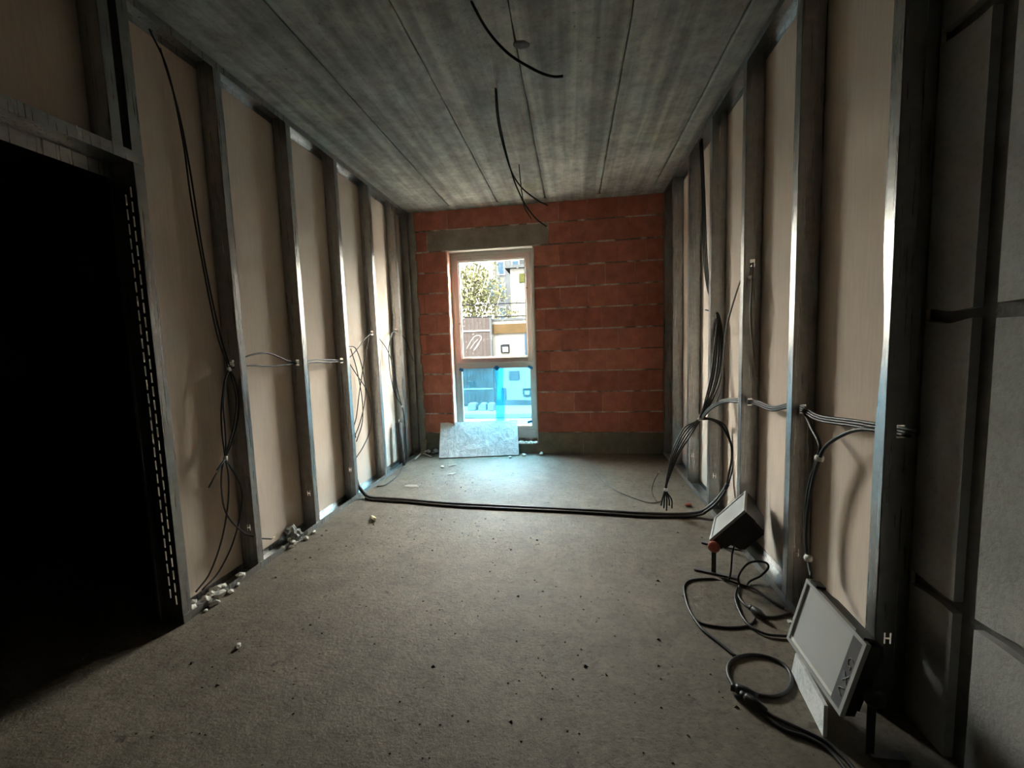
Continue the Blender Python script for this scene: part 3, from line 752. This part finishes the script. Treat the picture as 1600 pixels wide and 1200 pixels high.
# grey loop at the upper hole
hC2 = Vector((XR + 0.05, YR[2], 1.77))
s1 = [hC2 + Vector((0, 0.02, 0)), hC2 + Vector((0.0, 0.16, -0.06)), ay(1143, 482, 3.05), ay(1134, 520, 3.08), ay(1130, 570, 3.1), ay(1127, 606, 3.1), ay(1120, 628, 3.1)]
s2 = [hC2 + Vector((0, -0.005, 0)), ay(1175, 445, YR[2] - 0.04), ay(1173, 480, YR[2] - 0.05), ay(1174, 520, YR[2] - 0.05), ay(1179, 558, YR[2] - 0.04), ay(1184, 590, YR[2] - 0.03)]
cable('grey_cable', 'light grey cable looping out of the upper hole in a right-hand stud', [s1, s2], 0.0055, 'greycable', ties=[(ay(1173, 433, YR[2] - 0.02), (1, 0, 0.2))], ends=[(s2[-1], s2[-1] + Vector((0, 0, -0.012)))])
# thin wires on the floor
s1 = PX([(926, 736), (940, 750), (960, 765), (985, 776), (1012, 785), (1030, 784), (1038, 778)], 'z', 0.005)
s2 = [az(1026, 783, 0.004), az(1021, 775, 0.01), ay(1019, 765, 3.4), ay(1022, 752, 3.4), ay(1029, 739, 3.4)]
cable('thin_wire', 'thin black wire lying on the floor left of the splayed cable ends', [s1], 0.0035)
cable('thin_wire', 'short thin wire standing up from the floor beside the splayed cable ends', [s2], 0.003, ends=[(s2[-1], s2[-1] + Vector((0.006, 0, 0.02)))])
# conduit across the floor
cp = [Vector((XL - 0.05, 3.55, 0.16)), Vector((XL - 0.02, 3.53, 0.10)), Vector((XL + 0.03, 3.505, 0.055))] + PX([(577, 777), (600, 779), (640, 782), (700, 787), (780, 791), (860, 795), (940, 799), (1010, 803), (1060, 804)], 'z', 0.017) + [az(1092, 801, 0.03), ay(1112, 789, 3.22), ay(1127, 773, 3.2), ay(1137, 756, 3.2)]
cd_ = tag(empty('floor_conduit', az(780, 791, 0)), 'black corrugated conduit bundle lying across the whole floor', 'conduit')
path = catmull(cp, 40)
bm = bmesh.new(); tube(bm, path, 0.016, 10, lambda i: 0.0165 if i % 2 else 0.0148); wlc(link('corrugated_tube', bm, 'conduit', None, True), cd_)
bm = bmesh.new(); tube(bm, [p + Vector((0, -0.026 - 0.004 * math.sin(i * 0.05), -0.006 if p.z < 0.05 else 0)) for i, p in enumerate(path[110:-20])], 0.010, 8); wlc(link('second_tube', bm, 'conduit', None, True), cd_)

# ---- left wall cables
XC = XL - 0.045
h1 = Vector((XC, YL[0], 1.27)); h2 = Vector((XC, YL[1], 1.25)); h3 = Vector((XC, YL[2], 1.24)); h4 = Vector((XC, YL[3], 1.49)); h5 = Vector((XC, YL[4], 1.53))
tA = ax(358, 577, XC + 0.02); tB = ax(352, 716, XC + 0.02)
s1 = PX([(233, 45), (262, 110), (285, 215), (300, 320), (322, 440), (340, 525)], 'x', XC) + [tA]
s1[0].z = min(s1[0].z, H - 0.003)
s2 = PX([(250, 75), (278, 170), (296, 260), (318, 400), (342, 515)], 'x', XC - 0.02) + [tA + Vector((0, .01, 0))]
s2[0].z = min(s2[0].z, H - 0.003)
lp = []
for q in ([(366, 592), (373, 625), (370, 665), (360, 698)], [(362, 590), (369, 622), (366, 662), (356, 700)], [(351, 596), (346, 640), (347, 675), (350, 700)], [(353, 592), (349, 630), (352, 672), (353, 700)]):
    lp.append([tA] + PX(q, 'x', XC + 0.02) + [tB])
tl = [[tB] + PX([(347, 732), (346, 765), (354, 803), (378, 830), (402, 840), (424, 842)], 'x', XC + 0.03),
      [tB] + PX([(357, 745), (356, 790), (346, 845), (328, 895), (306, 925)], 'x', XC + 0.03),
      [tB] + PX([(376, 760), (377, 795), (364, 848), (342, 893), (316, 922)], 'x', XC + 0.01),
      [tB] + PX([(341, 735), (326, 762)], 'x', XC + 0.03), [tB] + PX([(345, 726), (339, 735)], 'x', XC + 0.03)]
cable('wall_cable_loom', 'black cable loop hanging tied beside the door post on the left wall', [s1, s2] + lp + tl, 0.0045, ties=[(tA, (.2, .2, -1)), (tB, (0, -.3, -1))],
      ends=[(tl[0][-1], tl[0][-1] + Vector((0.0, 0.03, 0.0))), (tl[4][-1], tl[4][-1] + Vector((0, -.015, -.035)))])
ss = []
for k in range(2):
    j = Vector((0.006 * k, 0, -0.02 * k))
    ss.append([tA, h1 + j, h1 + Vector((0.01, 0.12, 0.045 - 0.06 * k)) , h1 + Vector((0.0, 0.30, 0.055 - 0.085 * k)), h2 + Vector((0, -0.12, 0.02 - 0.03 * k)), h2 + j * 0.3, h2 + Vector((0, 0.2, 0.012 - 0.02 * k)), h3 + Vector((0, -0.2, 0.014 - 0.02 * k)), h3 + j * 0.3, h3 + Vector((0.0, 0.04, 0.0))])
cable('horizontal_cable_run', 'pair of thin black cables threaded through the left-hand studs', ss, 0.0052, ties=[(h1 + Vector((0, -0.015, 0)), (0, 1, 0)), (h2 + Vector((0, -0.012, 0)), (0, 1, 0))])
ss = [PX([(544, 541), (556, 545), (566, 575), (571, 615), (564, 655), (552, 688)], 'x', XC),
      [h4 + Vector((0, 0.01, 0)), h4 + Vector((0, -0.02, 0))] + PX([(570, 530), (560, 543), (549, 556), (541, 562)], 'x', XC),
      PX([(576, 528), (569, 565), (562, 610), (557, 650), (553, 668), (556, 684)], 'x', XC + 0.01),
      PX([(543, 563), (557, 585), (573, 610), (580, 640), (579, 670), (568, 697), (556, 716)], 'x', XC + 0.015),
      PX([(548, 545), (558, 580), (566, 625), (566, 660), (557, 690)], 'x', XC + 0.02)]
ss = [s for s in ss]
cable('cable_tangle', 'tangle of thin black cables hanging between the third and fourth left-hand studs', ss, 0.0046, ties=[(h4 + Vector((0, -0.012, 0)), (0, 1, 0))])
tC = ax(628, 635, XC + 0.03)
ss = [[h4, h4 + Vector((0, 0.06, -0.01))] + PX([(601, 540), (609, 556), (616, 580), (622, 612)], 'x', XC) + [tC], 
      [h5 + Vector((0, 0.01, 0)), h5] + PX([(613, 520), (608, 540), (608, 565), (611, 592), (618, 617)], 'x', XC) + [tC, ax(632, 655, XC + 0.04), ax(634, 690, XC + 0.05), ax(634, 724, XC + 0.05)],
      [h5 + Vector((0.005, 0, -0.01))] + PX([(611, 522), (610, 545), (614, 580), (621, 610)], 'x', XC + 0.01) + [tC, ax(631, 650, XC + 0.05), ax(632, 690, XC + 0.06), ax(632, 723, XC + 0.06)],
      [ax(613.5, 490, XC - 0.02), ax(614, 510, XC - 0.02), ax(613, 525, XC - 0.02)]]
cable('wall_cable_loom', 'black cables tied and running down to the floor beside the grey pipe, far left corner', ss, 0.0050, ties=[(tC, (.1, .2, -1)), (h5 + Vector((0, -0.012, 0)), (0, 1, 0))])
cable('thin_wire', 'thin cable arching from the last left-hand stud toward the brick wall', [[h5 + Vector((0.01, 0.01, 0))] + PX([(634, 532), (642, 553), (650, 578)], 'x', XL - 0.03)], 0.0045)
cable('thin_wire', 'black cable running along the left floor track from the grey pipe', [PX([(630, 728), (626, 736), (618, 746), (606, 755), (598, 759), (589, 760)], 'z', 0.007)], 0.0055)
# grey pipe
a = az(629, 727, 0); 
pp = tag(empty('pipe_stub', (a.x, a.y, 0)), 'dark grey insulated pipe stub standing in the far left corner', 'pipe')
bm = bmesh.new(); tube(bm, [Vector((a.x, a.y, 0)), Vector((a.x - 0.012, a.y, 0.25)), Vector((a.x - 0.02, a.y, 0.49)), Vector((a.x - 0.02, a.y, 0.495))], 0.033, 14, lambda i: 0.033 if i < 3 else 0.024)
wlc(link('insulation_sleeve', bm, mat_plain('grey_sleeve', (0.07, 0.07, 0.072), 0.7), None, True), pp)
bm = bmesh.new(); tube(bm, [Vector((a.x - 0.02, a.y, 0.49)), Vector((a.x - 0.02, a.y, 0.53))], 0.011, 10); wlc(link('pipe_end', bm, 'greycable', None, True), pp)

# ---- floodlights
def floodlight(name, label, C, u, v, band, stand):
    """C: centre of the glass, u: along the long edge, v: up the short edge"""
    u = Vector(u).normalized(); v = Vector(v); v = (v - u * v.dot(u)).normalized(); n = u.cross(v)
    if n.x > 0 and abs(n.x) > 0.2 or (abs(n.x) <= 0.2 and n.z < 0): n = -n
    C = Vector(C); W, Hh = 0.345, 0.267
    P = lambda a, b, c: C + u * a + v * b + n * c
    o = tag(empty(name, (C.x, C.y, 0)), label, 'floodlight')
    def quadbox(bm, a0, a1, b0, b1, c0, c1, tap=1.0):
        am, bm_ = (a0 + a1) / 2, (b0 + b1) / 2
        q = []
        for c, t in ((c0, tap), (c1, 1.0)):
            for a, b in ((a0, b0), (a1, b0), (a1, b1), (a0, b1)): q.append(bm.verts.new(P(am + (a - am) * t, bm_ + (b - bm_) * t, c)))
        for f in ((0, 3, 2, 1), (4, 5, 6, 7), (0, 1, 5, 4), (1, 2, 6, 5), (2, 3, 7, 6), (3, 0, 4, 7)): bm.faces.new([q[i] for i in f])
    def fin(bm): bmesh.ops.recalc_face_normals(bm, faces=bm.faces[:])
    hw, hh = W / 2, Hh / 2
    dp = stand.get('depth', 0.16)
    bm = bmesh.new()
    t = 0.013
    for a0, a1, b0, b1 in ((-hw, -hw + t, -hh, hh), (hw - t, hw, -hh, hh), (-hw + t, hw - t, -hh, -hh + t), (-hw + t, hw - t, hh - t, hh)): quadbox(bm, a0, a1, b0, b1, -0.008, 0.006)
    fin(bm); wlc(link('bezel', bm, 'lampgrey'), o)
    s = 1
    ge = hw - t - (0.05 if band else 0.0)
    bm = bmesh.new(); quadbox(bm, -hw + t, ge, -hh + t, hh - t, -0.012, -0.001); fin(bm); wlc(link('front_glass', bm, 'lampglass'), o)
    if band:
        bm = bmesh.new(); quadbox(bm, ge, hw - t, -hh + t, hh - t, -0.012, 0.001); fin(bm); bd = wlc(link('bezel_band', bm, 'strapgrey'), o)
        ac = (ge + hw - t) / 2 + 0.004
        marks = [[(ac + 0.010 * math.cos(x) - 0.002, 0.035 + 0.014 * math.sin(x)) for x in [0.6 + 0.6 * i for i in range(9)]] + [(ac + 0.004, 0.012)],
                 [(ac - 0.012, -0.004), (ac + 0.012, -0.034)], [(ac + 0.013, -0.004), (ac, -0.022), (ac - 0.010, -0.036)],
                 [(ac + 0.010, -0.052), (ac - 0.012, -0.066), (ac + 0.008, -0.082)]]
        for mk in marks: wlc(cable_mesh('marker_stroke', [P(a, b, 0.0022) for a, b in mk], 0.0016, 'mark', None, 4, 5), o)
        for a in (-0.13, 0.135):
            bm = bmesh.new(); quadbox(bm, a - 0.02, a + 0.02, hh, hh + 0.010, -0.03, 0.004); fin(bm); wlc(link('bezel_clip', bm, 'lampblack'), o)
        bm = bmesh.new(); quadbox(bm, -hw + t, ge, -hh + t, -hh + t + 0.012, -0.003, 0.0015); fin(bm); wlc(link('glass_edge_strip', bm, 'clip'), o)
    bm = bmesh.new(); quadbox(bm, -hw + 0.004, hw - 0.004, -hh + 0.002, hh - 0.002, -dp * 0.44, -0.008, 0.97); fin(bm); hs = wlc(link('housing', bm, 'lampblack'), o)
    bm = bmesh.new(); quadbox(bm, -hw * 0.9, hw * 0.9, -hh * 0.66, hh * 0.9, -dp, -dp * 0.41, 0.8); fin(bm)
    bmesh.ops.bevel(bm, geom=bm.edges[:], offset=0.012, segments=2, affect='EDGES'); wlc(link('driver_box', bm, 'lampblack'), o)
    for k in range(9):
        a = -hw * 0.88 + k * hw * 0.22
        bm = bmesh.new(); quadbox(bm, a - 0.002, a + 0.002, -hh * 0.85, hh * 0.85, -dp * 0.44 - 0.016, -dp * 0.43); fin(bm); wlc(link('cooling_fin', bm, 'lampblack'), o)
    # stand: arms down to flat feet on the floor
    uh = Vector((u.x, u.y, 0)).normalized(); wh = Vector((-uh.y, uh.x, 0))
    if wh.x > 0: wh = -wh
    pv, pn = stand['pivot']
    for sg in (-1, 1):
        pb = P(sg * (hw + 0.012), pv, pn)
        foot = Vector((pb.x, pb.y, 0.0)) + wh * stand.get('shift', 0.0)
        bm = bmesh.new(); d = 0.012
        a0 = foot + Vector((0, 0, 0.006)); a1 = pb
        q = []
        for p in (a0, a1):
            for e, f in ((-d, -0.002), (d, -0.002), (d, 0.002), (-d, 0.002)): q.append(bm.verts.new(p + wh * e + uh * f))
        for f in ((0, 3, 2, 1), (4, 5, 6, 7), (0, 1, 5, 4), (1, 2, 6, 5), (2, 3, 7, 6), (3, 0, 4, 7)): bm.faces.new([q[i] for i in f])
        fin(bm); wlc(link('stand_arm', bm, 'lampblack'), o)
        bm = bmesh.new(); q = []
        f0, f1 = stand['foot']
        for p in (foot + wh * f0, foot - wh * f1):
            for e, f in ((-0.014, 0.0), (0.014, 0.0), (0.014, 0.01), (-0.014, 0.01)): q.append(bm.verts.new(p + uh * e + Vector((0, 0, f))))
        for f in ((0, 3, 2, 1), (4, 5, 6, 7), (0, 1, 5, 4), (1, 2, 6, 5), (2, 3, 7, 6), (3, 0, 4, 7)): bm.faces.new([q[i] for i in f])
        fin(bm); wlc(link('foot_bar', bm, 'strapgrey'), o)
        bm = bmesh.new(); tube(bm, [pb - uh * sg * 0.006, pb + uh * sg * 0.006, pb + uh * sg * 0.016, pb + uh * sg * 0.024], 0.02, 12, lambda i: (0.018, 0.032, 0.032, 0.02)[i]); wlc(link('tilt_knob', bm, stand.get('knob', 'knob'), None, True), o)
    return o, P
f1, P1 = floodlight('floodlight', 'black floodlight on its stand tilted up toward the window', (0.893, 2.58, 0.286), (0.37, 0.93, 0), (0.60, -0.24, 0.77), False, dict(pivot=(-0.135, -0.030), foot=(0.10, 0.12)))
f2, P2 = floodlight('floodlight', 'floodlight with marked grey face leaning at the nearest right-hand stud', (0.858, 1.552, 0.248), (0, -1, -0.05), (0.06, 0.0, 0.262), True, dict(pivot=(-0.02, -0.05), foot=(0.0, 0.10), knob='lampblack', depth=0.10))
# offcut in front of the near floodlight
bm = bmesh.new(); vs = [bm.verts.new((x, y, z)) for x, y, z in ((0.829, 1.702, 0), (0.797, 1.424, 0), (0.806, 1.440, 0.098), (0.812, 1.395, 0.100), (0.826, 1.668, 0.112))]
f = bm.faces.new((vs[0], vs[1], vs[2], vs[4])); bm.verts.remove(vs[3])
r_ = bmesh.ops.extrude_face_region(bm, geom=[f])
for v in [q for q in r_['geom'] if isinstance(q, bmesh.types.BMVert)]: v.co += Vector((0.012, -0.001, 0))
bmesh.ops.recalc_face_normals(bm, faces=bm.faces[:])
tag(link('board_offcut', bm, 'eps'), 'pale grey board offcut standing under the leaning floodlight', 'offcut')

# floodlight cords on the floor
zc = 0.005
s1 = [P1(-0.10, -0.05, -0.10), P1(-0.17, -0.10, -0.12)] + PX([(1138, 906), (1110, 904), (1082, 906), (1070, 914), (1070, 930), (1078, 955), (1092, 972), (1120, 979), (1150, 980), (1172, 976), (1180, 966)], 'z', zc)
cable('power_cord', 'black cord making a wide loop on the floor before the tilted floodlight', [s1], 0.0052)
s2 = PX([(1152, 918), (1149, 935), (1158, 960), (1172, 978), (1195, 990), (1215, 993), (1235, 994)], 'z', zc + 0.004) 
s2b = PX([(1156, 912), (1154, 930), (1164, 945), (1180, 955), (1190, 962), (1210, 964), (1235, 958)], 'z', zc)
s2c = [az(1156, 912, zc), az(1153, 905, 0.03), az(1158, 892, 0.07), az(1170, 880, 0.10), az(1185, 877, 0.11), az(1198, 880, 0.09), az(1200, 888, 0.06), az(1188, 900, 0.03), az(1172, 908, 0.012), az(1164, 918, 0.006)]
s2d = PX([(1128, 903), (1150, 911), (1180, 921), (1205, 938), (1225, 950)], 'z', zc + 0.006)
cable('extension_cord', 'tangled black extension cord coiled between the two floodlights', [s2, s2b, s2c, s2d], 0.0058)
def plug(u, v, z, d, label):
    c = az(u, v, z); d = Vector((*d, 0)).normalized()
    o = tag(empty('cord_plug', (c.x, c.y, 0)), label, 'plug')
    bm = bmesh.new(); tube(bm, [c - d * 0.03, c - d * 0.02, c + d * 0.01, c + d * 0.03, c + d * 0.045], 0.018, 10, lambda i: (0.014, 0.019, 0.018, 0.012, 0.007)[i]); wlc(link('plug_body', bm, 'cable', None, True), o)
    bm = bmesh.new(); tube(bm, [c - d * 0.045, c - d * 0.028], 0.014, 10); wlc(link('plug_collar', bm, 'conduit', None, True), o)
plug(1184, 957, 0.02, (0.3, -0.6), 'black connector joining cords beneath the tilted floodlight')
s3 = PX([(1172, 1080), (1190, 1087), (1212, 1088), (1230, 1080), (1237, 1062), (1230, 1044), (1210, 1030), (1180, 1023), (1155, 1026), (1140, 1036), (1137, 1052), (1145, 1070), (1153, 1080)], 'z', 0.007)
cable('cord_loop', 'black cord ring on the floor left of the board offcut', [s3, PX([(1084, 966), (1098, 984), (1122, 1003), (1150, 1026)], 'z', 0.006)], 0.007)
s4 = PX([(1182, 1098), (1200, 1115), (1230, 1130), (1265, 1146), (1295, 1162), (1320, 1185), (1345, 1215)], 'z', 0.008)
s4b = PX([(1180, 1103), (1198, 1120), (1225, 1140), (1260, 1152), (1290, 1168), (1312, 1190), (1335, 1222)], 'z', 0.007)
cable('supply_cord', 'doubled black supply cord running off toward the near right corner', [s4, s4b], 0.0065)
plug(1163, 1080, 0.02, (0.5, -0.2), 'black plug lying in the cord ring')
plug(1177, 1097, 0.02, (0.5, -0.5), 'black socket coupling at the start of the doubled supply cord')

# ---- rubble and scraps
def scrap(name, u, v, size, label, mat='debris', z=0.0, sub=2, cat='debris', group=None):
    c = az(u, v, z); bm = bmesh.new(); lump(bm, (0, 0, 0), size, sub, random.randint(1, 99))
    zmin = min(q.co.z for q in bm.verts)
    for q in bm.verts: q.co.z -= zmin
    o = link(name, bm, mat); o.location = (c.x, c.y, z); return tag(o, label, cat, group)
scrap('plaster_chunk', 583, 813, (0.055, 0.02, 0.016), 'pale yellowish chunk on the floor near the third left-hand stud', 'ochre')
scrap('plaster_chunk', 372, 1012, (0.016, 0.012, 0.010), 'small light crumb on the near floor left of centre')
scrap('plaster_chunk', 797, 716, (0.026, 0.018, 0.012), 'white crumb beside the lower right corner of the leaning slab')
scrap('plaster_chunk', 846, 711, (0.05, 0.02, 0.018), 'white rubble lump at the foot of the window sill')
scrap('plaster_chunk', 819, 712, (0.04, 0.02, 0.014), 'flat white rubble lump just right of the leaning slab')
scrap('plaster_chunk', 691, 731, (0.030, 0.018, 0.012), 'white scrap lying just before the leaning slab')
scrap('plaster_chunk', 707, 728, (0.055, 0.012, 0.006), 'thin pale splinter on the floor before the leaning slab', 'strip')
scrap('plaster_chunk', 706, 741, (0.06, 0.018, 0.004), 'flat pale flake on the floor, second from the leaning slab', 'strip')
scrap('plaster_chunk', 643, 760, (0.07, 0.035, 0.004), 'flat grey plate of mortar near the left floor track', 'lintel')
scrap('plaster_chunk', 1075, 791, (0.030, 0.02, 0.012), 'reddish brick crumb beside the right floor track', 'redbit')
scrap('plaster_chunk', 1078, 806, (0.02, 0.012, 0.008), 'white crumb under the conduit near the right wall')
scrap('plaster_chunk', 1234, 974, (0.012, 0.010, 0.008), 'small white crumb by the leaning floodlight')
c = ax(458, 838, XL - 0.05)
bm = bmesh.new(); lump(bm, (0, 0, 0), (0.04, 0.09, 0.05), 3, 12)
for q in bm.verts: q.co += Vector((0, 0, 0.06)) + 0.016 * Vector((noise.noise(q.co * 45), noise.noise(q.co * 45 + Vector((5, 0, 0))), noise.noise(q.co * 45 + Vector((0, 7, 0)))))
o = link('crumpled_plastic', bm, mat_plain('shiny_clear_plastic', (0.34, 0.35, 0.34), 0.15, var=0.3, scale=40)); o.location = (c.x, c.y, 0.0)
zm = min(q.co.z for q in o.data.vertices); o.location.z = -zm + 0.002
tag(o, 'crumpled glossy plastic scrap at the foot of the second left-hand stud', 'plastic')
for k, (u, v, lab) in enumerate(((325, 938, 'crumbled white plaster heap at the foot of the door post bay'), (445, 848, 'white plaster crumbs on the floor track near the crumpled plastic'), (671, 706, 'white rubble heap in the far left corner'))):
    c = az(u, v, 0); bm = bmesh.new()
    for i in range(26 if k != 1 else 10):
        s = random.uniform(0.008, 0.026) * (1.25, 1, 1.5)[k]; lump(bm, (random.gauss(0, 0.10 if k == 2 else 0.035) - 0.015, random.gauss(0, 0.07), s * 0.5 + (0.02 if i % 3 == 0 else 0)), (s, s * 1.2, s * 0.7), 1, i)
    o = link('rubble_heap', bm, 'debris'); o.location = (max(c.x, XL + (-0.02 if k == 0 else 0.03)), c.y, 0.001); tag(o, lab, 'rubble', kind='stuff')
# wood strip and torn paper strips in the corner
b_ = az(661, 711, 0); t_ = ay(664, 689, b_.y + 0.1)
bm = bmesh.new(); q = []
for p, w_ in ((b_, 0.03), (Vector((t_.x, b_.y + 0.10, 0.17)), 0.03)):
    for dx, dy in ((-w_, 0), (w_, 0), (w_, 0.012), (-w_, 0.012)): q.append(bm.verts.new((p.x + dx, p.y + dy, p.z)))
for f in ((0, 3, 2, 1), (4, 5, 6, 7), (0, 1, 5, 4), (1, 2, 6, 5), (2, 3, 7, 6), (3, 0, 4, 7)): bm.faces.new([q[i] for i in f])
bmesh.ops.recalc_face_normals(bm, faces=bm.faces[:]); tag(link('board_strip', bm, 'lintel'), 'narrow grey-brown strip leaning in the far left corner', 'strip')
for k, (pts, lab) in enumerate(((((648, 718), (655, 711), (661, 705)), 'white scrap strip pointing out of the far left corner rubble'), (((661, 708), (668, 711), (675, 714)), 'white scrap strip bent toward the leaning slab'))):
    o = cable_mesh('scrap_strip', [az(u, v, 0.012 + 0.02 * (i == 0)) for i, (u, v) in enumerate(pts)], 0.009, 'debris', None, 4, 5); tag(o, lab, 'scrap')
# rubble in the slot under the window frame
bm = bmesh.new()
for i in range(30):
    s = random.uniform(0.008, 0.022); lump(bm, (random.uniform(-0.72, -0.45), random.uniform(5.09, 5.16), 0.118 + s * 0.4), (s * 1.4, s, s * 0.6), 1, i)
tag(link('sill_rubble', bm, 'debris'), 'white mortar rubble in the slot under the window frame', 'rubble', kind='stuff')
# loose grit on the floor
bm = bmesh.new()
for i in range(1100):
    x, y = random.uniform(XL + 0.02, XR - 0.02), random.uniform(0.9, 5.0); s = random.uniform(0.0012, 0.0045) * (1 if random.random() < 0.93 else 2)
    if (x > 0.6 and 1.1 < y < 2.8) or 3.1 < y < 3.7: continue
    a = random.uniform(0, 6.28); vs = [bm.verts.new((x + s * 1.5 * math.cos(a + t), y + s * math.sin(a + t), 0.0)) for t in (0, 2.1, 4.2)] + [bm.verts.new((x, y, s))]
    for f in ((0, 1, 3), (1, 2, 3), (2, 0, 3)): bm.faces.new([vs[j] for j in f])
tag(link('floor_grit', bm, 'grit'), 'loose dark grit scattered over the concrete floor', 'grit', kind='stuff')
